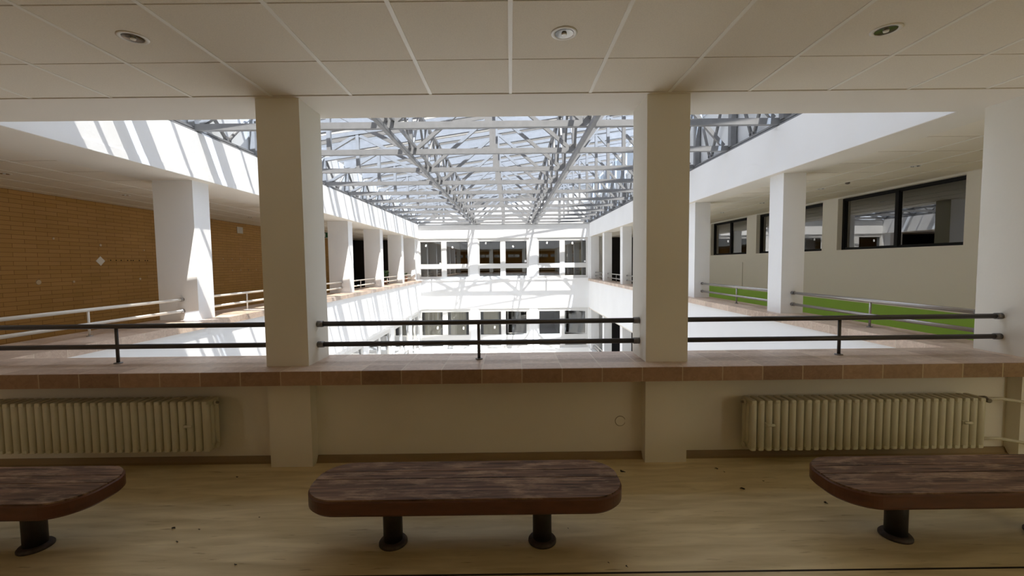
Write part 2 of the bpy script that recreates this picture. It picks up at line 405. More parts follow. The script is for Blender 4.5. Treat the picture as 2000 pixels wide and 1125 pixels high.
# near parapet wall under the ledge, coved skirting
b = MB(); b.box(-5.32, 4.42, 3.434, 3.62, -.6, ZL-.106)
struct(b.build('wall_front', M['plaster_in']), 'low parapet wall under the tiled ledge')
b = MB()
for (xa, xb) in ((-5.32, -4.91), (-4.58, -1.928), (-1.596, 1.056), (1.385, 4.045), (4.375, 4.42)):
    b.box(xa, xb, 3.426, 3.434, 0, .05)
    v = [(xa, 3.426, .05), (xa, 3.426, 0), (xa, 3.39, 0), (xa, 3.405, .012), (xb, 3.426, .05), (xb, 3.426, 0), (xb, 3.39, 0), (xb, 3.405, .012)]
    b._faces(v, [(0, 1, 2, 3), (4, 7, 6, 5), (0, 3, 7, 4), (3, 2, 6, 7), (1, 5, 6, 2)])
struct(b.build('baseboard_front', M['skirt']))
# parapets facing the atrium
b = MB(); b.box(PL-.25, PL, 3.60, YF, -.62, ZL-.10); struct(b.build('wall_parapet_left', M['plaster']), 'white parapet of the left gallery')
b = MB(); b.box(PR, PR+.25, 3.60, YF, -.62, ZL-.10); struct(b.build('wall_parapet_right', M['plaster']), 'white parapet of the right gallery')
b = MB(); b.box(PL, PR, 3.62, 3.72, -.62, ZL-.106); struct(b.build('wall_parapet_near', M['plaster']))
# tiled ledges
b = MB(); b.box(-5.32, 4.42, 3.162, 3.74, ZL-.106, ZL)
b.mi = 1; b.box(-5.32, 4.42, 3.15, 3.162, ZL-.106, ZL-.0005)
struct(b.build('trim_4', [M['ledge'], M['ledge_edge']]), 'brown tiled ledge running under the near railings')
b = MB(); b.box(-5.32, PL+.028, 3.74, YF, ZL-.10, ZL); struct(b.build('trim_5', M['ledge']), 'tiled ledge of the left gallery')
b = MB(); b.box(PR-.028, 4.42, 3.74, YF, ZL-.10, ZL); struct(b.build('trim_6', M['ledge']), 'tiled ledge of the right gallery')
b = MB(); b.box(-5.32, -5.05, 3.62, YF, 0, ZL-.10); b.box(4.2, 4.35, 3.62, YF, 0, ZL-.10); struct(b.build('wall_parapet_inner', M['plaster_in']))
# fascias
b = MB(); b.box(XL-.2, XL, YN, YF, ZC, ZF)
b.box(XL, XL+.006, YN, YF, ZC, ZC+.10)
struct(b.build('wall_fascia_left', M['plaster']), 'white fascia band above the left gallery')
b = MB(); b.box(XR, XR+.2, YN, YF, ZC, ZF); b.box(XR-.006, XR, YN, YF, ZC, ZC+.10)
struct(b.build('wall_fascia_right', M['plaster']), 'white fascia band above the right gallery')
# near end gable above the soffit
b = MB()
def gable(b, y0, y1, zb, x0, x1, extra):
    v = [(x0, y0, zb), (x1, y0, zb), (x1, y0, zroof(x1)+extra), (x0, y0, zroof(x0)+extra), (x0, y1, zb), (x1, y1, zb), (x1, y1, zroof(x1)+extra), (x0, y1, zroof(x0)+extra)]
    b._faces(v, [(0, 1, 2, 3), (7, 6, 5, 4), (0, 4, 5, 1), (1, 5, 6, 2), (2, 6, 7, 3), (3, 7, 4, 0)])
gable(b, YN-.1, YN, ZC, XL-.2, XR+.2, .33)
struct(b.build('wall_gable_near', M['plaster']))
b = MB(); gable(b, YF, YF+.15, ZF-.02, XL-.2, XR+.2, .02); struct(b.build('wall_gable_far', M['plaster']), 'sunlit white gable wall at the far end')

# far wall
WF = [(-4.53, -2.03), (-1.61, .91), (1.33, 3.83)]
b = MB(); b.box(-5.0, 4.6, YF, YF+.25, 2.87, ZF); struct(b.build('wall_fascia_far', M['plaster']), 'white fascia band above the far windows')
b = MB(); b.box(-5.0, 4.6, YF, YF+.25, -.62, .80); struct(b.build('wall_parapet_far', M['plaster']), 'white spandrel between the two rows of far windows')
b = MB(); b.box(-5.0, 4.6, YF-.05, YF+.25, .80, .865); struct(b.build('trim_7', M['plaster']), 'white sill band under the upper far windows')
for i, (za, zb) in enumerate(((.865, 2.87), (-2.62, -.62))):
    b = MB()
    xs = [-5.0]+[v for w in WF for v in w]+[4.6]
    for a, c in zip(xs[0::2], xs[1::2]): b.box(a, c, YF+.02, YF+.25, za, zb)
    struct(b.build('wall_far_piers' if i == 0 else 'wall_far_lower_piers', M['plaster']))
b = MB(); b.box(-5.0, 4.6, YF, YF+.25, -4.2, -2.68); b.box(-5.0, 4.6, YF-.05, YF+.25, -2.68, -2.62); struct(b.build('wall_far_lower', M['plaster']))
# dim rooms behind the far windows
b = MB()
for zb, zt in ((0, 2.86), (-3.48, -.66)):
    b.mi = 0; b.box(-5.0, 4.6, 26.5, 26.6, zb, zt); b.box(-5.1, -5.0, YF+.25, 26.6, zb, zt); b.box(4.6, 4.7, YF+.25, 26.6, zb, zt); b.box(-5, 4.6, YF+.25, 26.6, zb-.1, zb)
    b.mi = 1; b.box(-5, 4.6, YF+.25, 26.6, zt, zt+.1)
    b.mi = 0
    for x in (-1.82, 1.12): b.box(x-.08, x+.08, YF+.25, 26.5, zb, zt)
struct(b.build('wall_room_far', [M['room'], M['room_light']]))

# courtyard floor and lower storey
b = MB(); b.box(-9, 8, 3, 23, -4.3, -4.2); struct(b.build('floor_courtyard', M['groundlow']))
b = MB(); b.box(PL, PR, 3.64, 3.74, -4.2, -.62); struct(b.build('wall_lower_near', M['plaster']))
# lower left facade of window bays
b = MB()
b.box(-4.75, -4.56, 3.74, YF, -.78, -.62); b.box(-4.75, -4.50, 3.74, YF, -4.2, -2.60)
yb = 3.74
LW = [(4.55+2.98*i, 7.05+2.98*i) for i in range(6)]
LW = [(a, min(c, 20.95)) for a, c in LW if a < 20]
ys = [3.74]+[v for w in LW for v in w]+[YF]
for a, c in zip(ys[0::2], ys[1::2]): b.box(-4.75, -4.54, a, c, -2.60, -.78)
struct(b.build('wall_lower_left', M['plaster']), 'white lower facade under the left gallery')
b = MB(); b.box(-8, -7.9, 3.7, YF, -3.48, -.62); b.box(-8, -4.75, 3.7, YF, -3.5, -3.48); struct(b.build('wall_room_lower_left', M['room_light']))
# lower right gallery
b = MB(); b.box(PR, PR+.25, 3.6, YF, -4.2, -2.66); struct(b.build('wall_lower_right', M['plaster']), 'white parapet of the lower right gallery')
b = MB(); b.box(PR, WR, 3.6, 22.2, -.66, -.62); struct(b.build('ceiling_lower_right', M['soffit']))
b = MB(); b.box(WR, WR+.1, 3.6, 22.2, -3.5, -.62); b.box(4.2, WR, 22.2, 22.3, -3.5, -.62); struct(b.build('wall_lower_right_back', M['darkend']))

# ------------------------------------------------------------------ columns
def column(x0, x1, y0, y1, z0, z1, m, label, pier=None):
    b = MB(); b.box(x0, x1, y0, y1, z0, z1)
    if pier: b.box(*pier)
    return struct(b.build('column', m), label)
for i, (a, c, w) in enumerate(((-4.91, -4.578, 'off the left edge'), (-1.928, -1.596, 'left of the middle bench'), (1.056, 1.385, 'right of the middle bench'), (4.045, 4.375, 'at the right edge beside the ledge'))):
    column(a, c, 3.3305, 3.70, 0, ZC-.004, M['plaster_in'], 'near white square column '+w)
for k in range(5):
    y = 6.36+3.0*k
    column(-5.24, -4.655, y, y+.34, ZL-.05, ZC-.004, M['plaster'], 'white column on the left gallery, number %d from the front' % (k+1))
    column(4.0, 4.33, y-.05, y+.28, ZL-.05, ZC-.004, M['plaster'], 'white column on the right gallery, number %d from the front' % (k+1))
    column(4.0, 4.33, y-.05, y+.28, -3.4, -.66, M['plaster'], 'white column of the lower right gallery')
column(-5.24, -4.655, 20.9, YF, ZL-.05, ZC-.004, M['plaster'], 'white end pier of the left gallery')
column(3.93, 4.33, 20.95, YF, ZL-.05, ZC-.004, M['plaster'], 'white end pier of the right gallery')
column(3.93, 4.33, 20.95, YF, -3.4, -.66, M['plaster'], 'white end pier of the lower right gallery')

# ------------------------------------------------------------------ railings
def railing(a, bb, post_at, z0, m, mc, label, group, zs=(1.122, .953), r=.0205, posts=True):
    """two tubes from a to bb (x, y), a post in the middle standing on the ledge at z0"""
    a, bb = Vector((a[0], a[1], 0)), Vector((bb[0], bb[1], 0)); d = (bb-a); Ln = d.length; d.normalize()
    rz = math.atan2(d.y, d.x)
    root = empty('railing', (a.x, a.y, z0), label, 'railing', group, rz)
    for z in zs:
        t = MB().tube([(.006, 0, z-z0), (Ln-.006, 0, z-z0)], r, 16).build('rail_tube', m, root)
        for x0, x1 in ((.002, .05), (Ln-.05, Ln-.002)):
            MB().tube([(x0, 0, z-z0), (x1, 0, z-z0)], r*1.28, 16).build('end_sleeve', mc, t)
    p = MB()
    p.tube([(post_at, 0, .002), (post_at, 0, zs[0]-z0-.005)], .0125, 12)
    pp = p.build('post', m, root)
    MB().lathe([(.03, .001), (.03, .007), (.014, .009)], (post_at, 0, 0), 16).build('foot_plate', mc, pp)
    return root
M['rail_dark'] = mat('dark_bronze_rail_steel', (.065, .058, .052), .42, metal=.55, noise=(60, .1, (1, 40, 40)))
railing((-4.578, 3.5), (-1.928, 3.5), 1.33, ZL, M['rail_dark'], M['railcap'], 'dark two-bar railing on the near ledge above the left radiator', 'near ledge railings')
railing((-1.596, 3.5), (1.056, 3.5), 1.326, ZL, M['rail_dark'], M['railcap'], 'dark two-bar railing between the two near columns', 'near ledge railings')
railing((1.385, 3.5), (4.045, 3.5), 1.325, ZL, M['rail_dark'], M['railcap'], 'dark two-bar railing on the near ledge above the right radiator', 'near ledge railings')
nth = ['nearest', 'second nearest', 'third nearest', 'fourth nearest', 'fifth nearest', 'farthest']
for k in range(6):
    y0 = 3.75 if k == 0 else 6.36+3*(k-1)+.34
    y1 = min(6.36+3*k, 20.9)
    railing((-4.88, y0), (-4.88, y1), (y1-y0)*.45, ZL, M['railcream'], M['rail'], 'pale two-bar railing on the left gallery ledge, %s of its row' % nth[k], 'left gallery railings')
    y0 = 3.75 if k == 0 else 6.31+3*(k-1)+.33
    y1 = min(6.31+3*k, 20.95)
    railing((4.165, y0), (4.165, y1), (y1-y0)*.46, ZL, M['rail'], M['railcap'], 'steel two-bar railing on the right gallery ledge, %s of its row' % nth[k], 'right gallery railings')
    if k == 5:
        railing((4.05, y0), (4.05, y1), (y1-y0)*.46, -2.66, M['railcream'], M['rail'], 'pale railing at the far end of the lower right gallery', None, zs=(-2.35, -2.52))

# ------------------------------------------------------------------ windows
def window_unit(name, loc, rz, cols, z_top, z_mid0, z_mid1, z_bot, W, mf, mg, open_col=(), label=None, fw=.055, dep=.07):
    """white two-light window: local x across, y into the wall, z up from 0; cols = list of (x0, x1) panes"""
    root = bpy.data.objects.new(name, None); C.objects.link(root); root.location = loc; root.rotation_euler = (0, 0, rz)
    struct(root, label)
    f = MB(); H = z_top[1]
    # outer frame and bars around every pane
    xs = [0]+[v for c in cols for v in c]+[W]
    for a, c in zip(xs[0::2], xs[1::2]): f.box(a, c, 0, dep, 0, H)
    for (a, c) in cols:
        f.box(a, c, 0, dep, z_top[0], H)
        if z_mid0 is not None: f.box(a, c, 0, dep, z_mid0, z_mid1)
        f.box(a, c, 0, dep, 0, z_bot)
    fr = f.build('window_frame', mf, root)
    for i, (a, c) in enumerate(cols):
        rows = [(z_bot, z_mid0), (z_mid1, z_top[0])] if z_mid0 is not None else [(z_bot, z_top[0])]
        for j, (za, zb) in enumerate(rows):
            if j == 1 and i in open_col:
                s = MB(); w_, h_ = c-a, zb-za
                for q in ((-w_, -w_+.05, 0, h_), (-.05, 0, 0, h_), (-w_+.05, -.05, 0, .05), (-w_+.05, -.05, h_-.05, h_)):
                    s.box(q[0], q[1], -.02, .02, q[2], q[3])
                so = s.build('open_sash', mf, root, (c-.004, dep*.5, za)); so.rotation_euler = (0, 0, -math.radians(22))
                g = MB().box(-w_+.05, -.05, -.004, .004, .05, h_-.05).build('window_pane', mg, so)
            else:
                # slim glazing bead and pane
                s = MB(); e = .022
                for q in ((a, a+e, za, zb), (c-e, c, za, zb), (a+e, c-e, za, za+e), (a+e, c-e, zb-e, zb)):
                    s.box(q[0], q[1], .02, .055, q[2], q[3])
                so = s.build('sash', mf, root)
                MB().box(a+e, c-e, .034, .042, za+e, zb-e).build('window_pane', mg, so)
    return root
n = 0
cols = [(.05, 1.12), (1.34, 2.43)]
pos3 = ['left', 'middle', 'right']
for i, (a, c) in enumerate(WF):
    n += 1
    window_unit('window_%d' % n, (a, YF+.05, .865), 0, cols, (1.86, 2.005), .525, .72, .105, c-a, M['upvc'], M['glass'], label='%s window of the upper far row' % pos3[i])
for i, (a, c) in enumerate(WF):
    n += 1
    window_unit('window_%d' % n, (a, YF+.05, -2.62), 0, cols, (1.85, 2.0), .44, .66, .10, c-a, M['upvc'], M['glass_clear'], open_col=((), (1,), (1,))[i], label='%s window of the lower far row' % pos3[i])
for i, (a, c) in enumerate(LW):
    n += 1
    W = c-a
    window_unit('window_%d' % n, (-4.58, a, -2.60), PI/2, [(.06, W/2-.11), (W/2+.11, W-.06)], (1.68, 1.82), .44, .66, .10, W, M['upvc'], M['glass'], label='window of the lower left facade')
for i, (a, c) in enumerate(wins):
    n += 1
    W = c-a
    window_unit('window_%d' % n, (WR+.10, c, WZ0), -PI/2, [(.06, W/2-.035), (W/2+.035, W-.04)], (WZ1-WZ0-.04, WZ1-WZ0), None, None, .03, W, M['blackframe'], M['glass_dark'],
                label='%s black-framed tinted window in the right corridor' % ['nearest', 'middle', 'farthest'][i])
for x in FILLWIN:  # unseen windows added so that fill light enters the near corridor
    n += 1
    window_unit('window_%d' % n, (x+1.30, YB-.05, 2.2), PI, [(.06, .62), (.68, 1.24)], (.34, .40), None, None, .06, 1.30, M['upvc'], M['glass'])
# greige sills of those windows are part of the wall; rolled blinds behind the lower far panes
for i, (x0, x1, w) in enumerate(((-4.33, -3.55, 'first'), (-3.04, -2.26, 'second'), (-1.40, -.62, 'third'))):
    r = empty('roller_blind', ((x0+x1)/2, YF+.145, -.76), 'beige blind hanging behind the %s pane from the left of the lower far windows' % w, 'blind', 'beige blinds behind the lower far windows')
    s = MB(); hw = (x1-x0)/2; nx = 16
    for j in range(nx):
        xa, xb = -hw+2*hw*j/nx, -hw+2*hw*(j+1)/nx; o1 = .012*math.sin(j*1.3); o2 = .012*math.sin((j+1)*1.3)
        s._faces([(xa, o1, -1.2), (xb, o2, -1.2), (xb, o2, -.03), (xa, o1, -.03), (xa, o1+.004, -1.2), (xb, o2+.004, -1.2), (xb, o2+.004, -.03), (xa, o1+.004, -.03)], [(0, 1, 2, 3), (7, 6, 5, 4), (0, 4, 5, 1), (3, 2, 6, 7)])
    s.build('blind_fabric', M['blind'], r)
    MB().tube([(-hw, 0, 0), (hw, 0, 0)], .025, 12).build('roller', M['upvc'], r)
# small notes stuck on the far panes
def note(x, z, w, h, rot, label):
    b = MB(); b.bevbox(-w/2, w/2, -.002, .002, -h/2, h/2, .0015)
    o = b.build('paper_note', M['paper'], None, (x, YF+.080, z)); o.rotation_euler = (0, rot, 0)
    return tag(o, label, 'paper note', 'white notes on the far windows')
kf = YF/20.95
pane = ['first', 'second', 'third', 'fourth', 'fifth', 'sixth']
def c2(x, y):  # pixel of the detail -> metres on the far wall plane
    px, py = 780+x*.2489, 420+y*.2489
    return ((px-997.3)/835.4*YF+.012*YF*(py-515)/835.4*-1, 1.6+(514.8-py)/835.4*YF*1.0-.0115*(px-997.3)/835.4*YF)
for (x, y, rot, w, h, lb) in ((209, 241, .2, .075, .11, 'small note near the top of the first upper far pane from the left'), (417, 254, -.2, .075, .10, 'small note near the top of the second upper far pane from the left'),
        (678, 222, .1, .075, .11, 'small note near the top of the third upper far pane from the left'), (892, 247, -.5, .075, .10, 'tilted note near the top of the fourth upper far pane from the left'),
        (1158, 218, .1, .075, .11, 'small note near the top of the fifth upper far pane from the left'), (1357, 220, 0, .075, .11, 'small note near the top of the sixth upper far pane from the left'),
        (320, 382, 0, .08, .08, 'square note at the bottom corner of the first upper far pane from the left'), (990, 362, 0, .10, .12, 'square note at the bottom corner of the fourth upper far pane from the left'), (1456, 362, 0, .08, .08, 'square note at the bottom corner of the sixth upper far pane from the left'),
        (295, 890, .1, .08, .14, 'note low on the first blinded pane of the lower far windows'), (500, 892, .1, .08, .14, 'note low on the second blinded pane of the lower far windows'), (747, 886, .1, .08, .14, 'note low on the third blinded pane of the lower far windows')):
    X, Z = c2(x, y); note(X, Z, w, h, rot, lb)
# desks behind the upper far windows
def desk(x, y, z, label):
    r = empty('desk', (x, y, z), label, 'desk', 'desks behind the upper far windows')
    MB().bevbox(-.6, .6, -.35, .35, .71, .74, .008).build('desk_top', M['desk'], r)
    for sx in (-.54, .54):
        for sy in (-.29, .29): MB().tube([(sx, sy, 0), (sx, sy, .71)], .018, 10).build('leg', M['steel_dark'], r)
for x, lb in ((-2.8, 'pale desk seen through the second upper far window pane'), (-1.05, 'pale desk seen through the third upper far window pane'), (.35, 'pale desk seen through the fourth upper far window pane'), (2.2, 'pale desk seen through the fifth upper far window pane')):
    desk(x, 22.6, 0, lb)

# ------------------------------------------------------------------ roof: trusses, girders, glazing
TY = [6.37+1.473*k for k in range(-1, 11)]
ZB = 3.625
XA, XB_ = -1.77, 1.17
def truss(y, label):
    root = empty('roof_truss', (0, y, ZB), label, 'roof truss', 'steel trusses under the glass roof')
    dz = -ZB
    def bar(nm, a, c, w, h): return MB().beam((a[0], 0, a[1]+dz), (c[0], 0, c[1]+dz), w, h).build(nm, M['steel'], root)
    bar('bottom_chord', (XL-.08, ZB), (XR+.08, ZB), .08, .09)
    bar('top_chord', (XL-.08, zroof(XL-.08)-.22), (XR+.08, zroof(XR+.08)-.22), .08, .08)
    bar('rafter', (XL-.12, zroof(XL-.12)-.02), (XR+.12, zroof(XR+.12)-.02), .10, .17)
    for x, w in ((-3.24, .07), (XA, .07), (-.3, .11), (XB_, .07), (2.45, .07)):
        bar('post', (x, ZB+.04), (x, zroof(x)-.26), w, .07)
    for a, p, c in ((XL+.04, -3.24, XA-.08), (XA+.10, -.3, XB_-.10), (XB_+.08, 2.45, XR-.05)):
        for e in (a, c):
            t = p+(.05 if e > p else -.05)
            bar('diagonal', (e, ZB+.05), (t, zroof(p)-.28), .06, .065)
    for x in (XA, XB_):
        MB().box(x-.09, x+.09, -.06, -.041, -.05, .10).build('gusset_plate', M['steel'], root)
    return root
ordn = ['first', 'second', 'third', 'fourth', 'fifth', 'sixth', 'seventh', 'eighth', 'ninth', 'tenth', 'eleventh', 'twelfth']
for i, y in enumerate(TY):
    truss(y, 'grey steel roof truss, %s of the row' % ordn[i] if i else 'grey steel roof truss directly above the near ledge, hidden by the soffit')
for nm, x, lb in (('roof_girder', XA, 'long grey girder running lengthwise under the glass roof, left one'), ('roof_girder', XB_, 'long grey girder running lengthwise under the glass roof, right one')):
    r = empty(nm, (x, YN, ZB), lb, 'girder', 'lengthwise roof girders')
    Lg = YF-YN-.02
    MB().box(-.03, .03, .02, Lg, -.115, -.05).build('lower_bar', M['steel'], r)
    MB().box(.07, .11, .02, Lg, .05, .10).build('inner_bar', M['steel'], r)
    zt = zroof(x)-ZB
    MB().box(-.035, .035, .02, Lg, zt-.33, zt-.265).build('upper_bar', M['steel'], r)
    for y0, y1 in zip(TY, TY[1:]):
        MB().beam((0, y0-YN+.06, .06), (0, (y0+y1)/2-YN, zt-.34), .04, .045).build('brace', M['steel'], r)
        MB().beam((0, y1-YN-.06, .06), (0, (y0+y1)/2-YN, zt-.34), .04, .045).build('brace', M['steel'], r)
# edge girders on the fascias, with V braces and posts
for side, x, ztop, lb in (('l', XL-.07, 4.26, 'grey braced edge girder standing on the left fascia'), ('r', XR+.07, 5.05, 'grey braced edge girder standing on the right fascia')):
    r = empty('edge_girder', (x, YN, ZF), lb, 'girder', 'braced edge girders')
    Lg = YF-YN-.02; o = 1 if side == 'l' else -1
    MB().box(-.05, .05, .02, Lg, .002, .035).build('base_rail', M['steel'], r)
    MB().box(-.03, .03, .02, Lg, .055, .085).build('upper_rail', M['steel'], r)
    for y in TY:
        zt = zroof(x)-.24-ZF
        if side == 'l': MB().box(-.05, .04, y-YN-.045, y-YN+.045, .09, zt).build('post', M['steel'], r)
        else:
            q = MB(); q.box(-.05, .05, y-YN-.13, y-YN-.045, .09, zt); q.box(-.02, .05, y-YN-.045, y-YN+.03, .09, zt); q.build('post', M['steel'], r)
    for y0, y1 in zip(TY, TY[1:]):
        ym = (y0+y1)/2-YN
        for ya in (y0-YN+.06, y1-YN-.06):
            sgn = 1 if ya > ym else -1
            MB().tube([(0, ym+sgn*.05, .13), (0, ya, ztop-ZF)], .028, 10).build('brace', M['steel'], r)
        pl = MB(); pl.box(-.012, .012, ym-.085, ym+.085, .03, .16)
        po = pl.build('brace_foot', M['steel'], r)
        for s_ in (-.05, .05): MB().tube([(o*.012, ym+s_, .12), (o*.03, ym+s_, .12)], .016, 8).build('bolt', M['steel_dark'], po)
# clerestory panels
b = MB()
for y0, y1 in zip([YN]+TY, TY+[YF]):
    if y1-y0 > .15: b.box(XL-.18, XL-.15, y0+.006, y1-.006, ZF, zroof(XL)-.02)
b.box(XL-.21, XL-.18, YN, YF, ZF-.02, zroof(XL)-.02)
struct(b.build('wall_clerestory_left', M['panel']), 'pale panels above the left fascia')
b = MB()
for y0, y1 in zip([YN]+TY, TY+[YF]):
    if y1-y0 > .15: b.box(XR+.15, XR+.18, y0+.006, y1-.006, ZF, 4.62)
b.box(XR+.18, XR+.21, YN, YF, ZF-.02, 4.62); b.box(XR+.13, XR+.22, YN, YF, 5.50, zroof(XR+.1)); b.box(XR+.13, XR+.22, YN, YF, 4.60, 4.68)
for y in TY: b.box(XR+.14, XR+.20, y-.04, y+.04, 4.62, 5.5)
struct(b.build('wall_clerestory_right', M['panel']), 'pale panels above the right fascia')
b = MB(); b.box(XR+.165, XR+.175, YN, YF, 4.66, 5.52)
struct(b.build('window_40', M['roof_clear']), 'strip window above the right panels')
# roof glazing bays, each a frosted sheet, a clear strip and bars
def roofquad(b, y0, y1, t0, t1):
    x0, x1 = XL-.2, XR+.2
    v = [(x0, y0, zroof(x0)+t0), (x1, y0, zroof(x1)+t0), (x1, y1, zroof(x1)+t0), (x0, y1, zroof(x0)+t0), (x0, y0, zroof(x0)+t1), (x1, y0, zroof(x1)+t1), (x1, y1, zroof(x1)+t1), (x0, y1, zroof(x0)+t1)]
    b._faces(v, [(3, 2, 1, 0), (4, 5, 6, 7), (0, 1, 5, 4), (1, 2, 6, 5), (2, 3, 7, 6), (3, 0, 4, 7)])
edges = [YN]+TY
for i, (y0, y1) in enumerate(zip(edges, edges[1:])):
    root = bpy.data.objects.new('skylight_%d' % (i+1), None); C.objects.link(root); root['kind'] = 'structure'
    ym = y0+(y1-y0)*.36; yc = y0+(y1-y0)*.70
    def sheet(a, c):
        # single sheet so that light crosses one surface
        q = MB(); x0, x1 = XL-.2, XR+.2
        q._faces([(x0, a, zroof(x0)+.07), (x1, a, zroof(x1)+.07), (x1, c, zroof(x1)+.07), (x0, c, zroof(x0)+.07)], [(0, 1, 2, 3)])
        return q
    sheet(y0, yc).build('frosted_glazing', M['roof_frost'], root)
    sheet(yc, y1).build('clear_glazing', M['roof_clear'], root)
    q = MB(); roofquad(q, ym-.02, ym+.02, .03, .08); q.build('glazing_bar', M['upvc'], root)
    q = MB(); roofquad(q, yc-.018, yc+.018, .0, .08); q.build('glazing_bar', M['steel'], root)

# ------------------------------------------------------------------ radiators
def radiator(x0, z0, nsec, label, pipes):
    P = .061; H = .40; D = .15
    root = empty('radiator', (x0, 3.30, z0), label, 'radiator', 'cream column radiators under the ledge')
    proto = None
    for i in range(nsec):
        x = (i+.5)*P
        if proto is None:
            s = MB()
            # pressed steel section: thin web with a rounded front and back tube, closed by the hubs
            n = 10; hw = .026
            def colm(yc, r):
                prof = []
                pts = [(0, yc, .03), (0, yc, H-.03)]
                s.tube([(0, yc, 0.012), (0, yc, .03), (0, yc, H-.03), (0, yc, H-.012)], [r*.45, r, r, r*.45], 14)
            colm(-D/2+.026, .0265); colm(0, .0245); colm(D/2-.026, .0265)
            s.bevbox(-.021, .021, -D/2+.004, D/2-.004, .0, .052, .012); s.bevbox(-.021, .021, -D/2+.004, D/2-.004, H-.052, H, .012)
            s.box(-.006, .006, -D/2+.012, D/2-.012, .03, H-.03)
            proto = s.build('radiator_section', M['radiator'], root, (x, 0, 0))
        else:
            o = proto.copy(); C.objects.link(o); o.parent = root; o.location = (x, 0, 0)
    W = nsec*P
    h = MB(); h.tube([(.01, 0, .03), (W-.01, 0, .03)], .017, 12); h.tube([(.01, 0, H-.03), (W-.01, 0, H-.03)], .017, 12)
    h.build('header_pipe', M['radiator'], root)
    for x in ((2.5*P), (W-2.5*P)):   # retaining clip seen between two sections, bracket into the wall
        q = MB(); q.tube([(x-P/2, -D/2-.004, H*.52), (x+P/2, -D/2-.004, H*.52)], .011, 10); q.beam((x-P/2, -D/2, H*.52), (x-P/2, .1335, H*.52), .01, .03)
        q.build('bracket', M['radiator'], root)
    for xx, s_ in ((-.006, -1), (W+.006, 1)):
        for z in (.03, H-.03):
            MB().tube([(xx, 0, z), (xx+s_*.014, 0, z)], .020, 10).build('end_plug', M['radiator'], root)
    v = MB(); xx = -.022 if pipes else W+.022; s_ = -1 if pipes else 1
    v.tube([(xx-s_*.01, 0, H-.03), (xx+s_*.012, 0, H-.03)], .010, 8); v.build('bleed_valve', M['valve'], root)
    if pipes:
        for z, dx_ in ((H-.03, .05), (.05, .0)):
            p = MB(); p.tube([(W+.01, .0, z), (W+.18, .0, z), (W+.27, -.02, z-.012), (W+.36, -.07, z-.02), (W+.46, -.125, z-.03), (W+.585, -.135, z-.04), (W+.61+dx_, -.135, z-.05), (W+.625+dx_, -.135, z-.08), (W+.625+dx_, -.135, -z0+.002)], .012, 10)
            p.build('supply_pipe', M['pipe'], root)
        k = MB(); k.tube([(W+.012, 0, H-.03), (W+.06, 0, H-.03)], .023, 10); k.tube([(W+.035, 0, H-.03), (W+.035, -.055, H-.03)], .017, 10); k.build('control_valve', M['valve'], root)
    return root
radiator(1.835, .125, 30, 'cream radiator on the wall under the ledge, behind the right bench', True)
radiator(-2.335-30*.061, .172, 30, 'cream radiator on the wall under the ledge, behind the left bench', False)

# ------------------------------------------------------------------ benches
def stadium(hw, hd, r, n=14):
    pts = []
    for cx, cy, a0 in ((hw-r, hd-r, 0), (-hw+r, hd-r, PI/2), (-hw+r, -hd+r, PI), (hw-r, -hd+r, 3*PI/2)):
        for i in range(n+1):
            a = a0+PI/2*i/n; pts.append((cx+r*math.cos(a), cy+r*math.sin(a)))
    return pts
def bench():
    root = empty('bench', (0, 0, 0), 'x', 'bench', 'low wooden benches')
    hw, hd, r, z0, z1 = .873, .222, .188, .285, .37
    pts = stadium(hw, hd, r)
    n = len(pts)
    # solid edge body
    e = MB()
    lo = [(x*(1-.012/abs(hw)), y*.97, z0) for x, y in pts]; m0 = [(x, y, z0+.012) for x, y in pts]; m1 = [(x, y, z1-.010) for x, y in pts]; hi = [(x*.992, y*.965, z1-.0035) for x, y in pts]
    vs = lo+m0+m1+hi; fs = []
    for k in range(3):
        for i in range(n): fs.append((k*n+i, k*n+(i+1) % n, (k+1)*n+(i+1) % n, (k+1)*n+i))
    fs.append(tuple(reversed(range(n)))); fs.append(tuple(range(3*n, 4*n)))
    seat = e._faces(vs, fs) and e.build('seat_body', M['bench_edge'], root)
    # three planks laid over the body, clipped to the outline
    for j, (ya, yb_) in enumerate(((-.2145, .0), (.0065, .092), (.0975, .2145))):
        q = MB(); row = []
        sub = [(x*.992, y*.965) for x, y in pts]
        # clip polygon between ya and yb_
        def clip(poly, c, s_):
            out = []
            for i in range(len(poly)):
                p, w = poly[i], poly[(i+1) % len(poly)]
                dp, dw = s_*(p[1]-c), s_*(w[1]-c)
                if dp >= 0: out.append(p)
                if dp*dw < 0:
                    t = dp/(dp-dw); out.append((p[0]+t*(w[0]-p[0]), c))
            return out
        poly = clip(clip(sub, ya, 1), yb_, -1)
        k = len(poly)
        q._faces([(x, y, z1-.004) for x, y in poly]+[(x, y, z1+.005) for x, y in poly], [tuple(reversed(range(k))), tuple(range(k, 2*k))]+[(i, (i+1) % k, k+(i+1) % k, k+i) for i in range(k)])
        q.build('seat_plank', M['bench'], root)
    for sx in (-.43, .43):
        lg = MB().lathe([(.054, .012), (.054, z0)], (sx, 0, 0), 28).build('leg', M['iron'], root)
        MB().lathe([(.080, .0005), (.080, .010), (.072, .020), (.055, .024)], (sx, 0, 0), 32).build('base_plate', M['rust'], lg)
    MB().box(-.43, .43, -.03, .03, z0-.035, z0).build('cross_bar', M['iron'], root)
    return root
b0 = bench()
for i, (x, lb, rz) in enumerate(((-.266, 'middle bench, low dark wooden seat on two black iron legs, seen whole', 0), (-3.185, 'left bench, low dark wooden seat cut off by the left frame edge', 0), (2.640, 'right bench, low dark wooden seat in front of the piped radiator', 0))):
    o = b0 if i == 0 else copy_tree(b0)
    o['label'] = lb; o.location = (x, 2.385, 0); o.rotation_euler = (0, 0, rz)

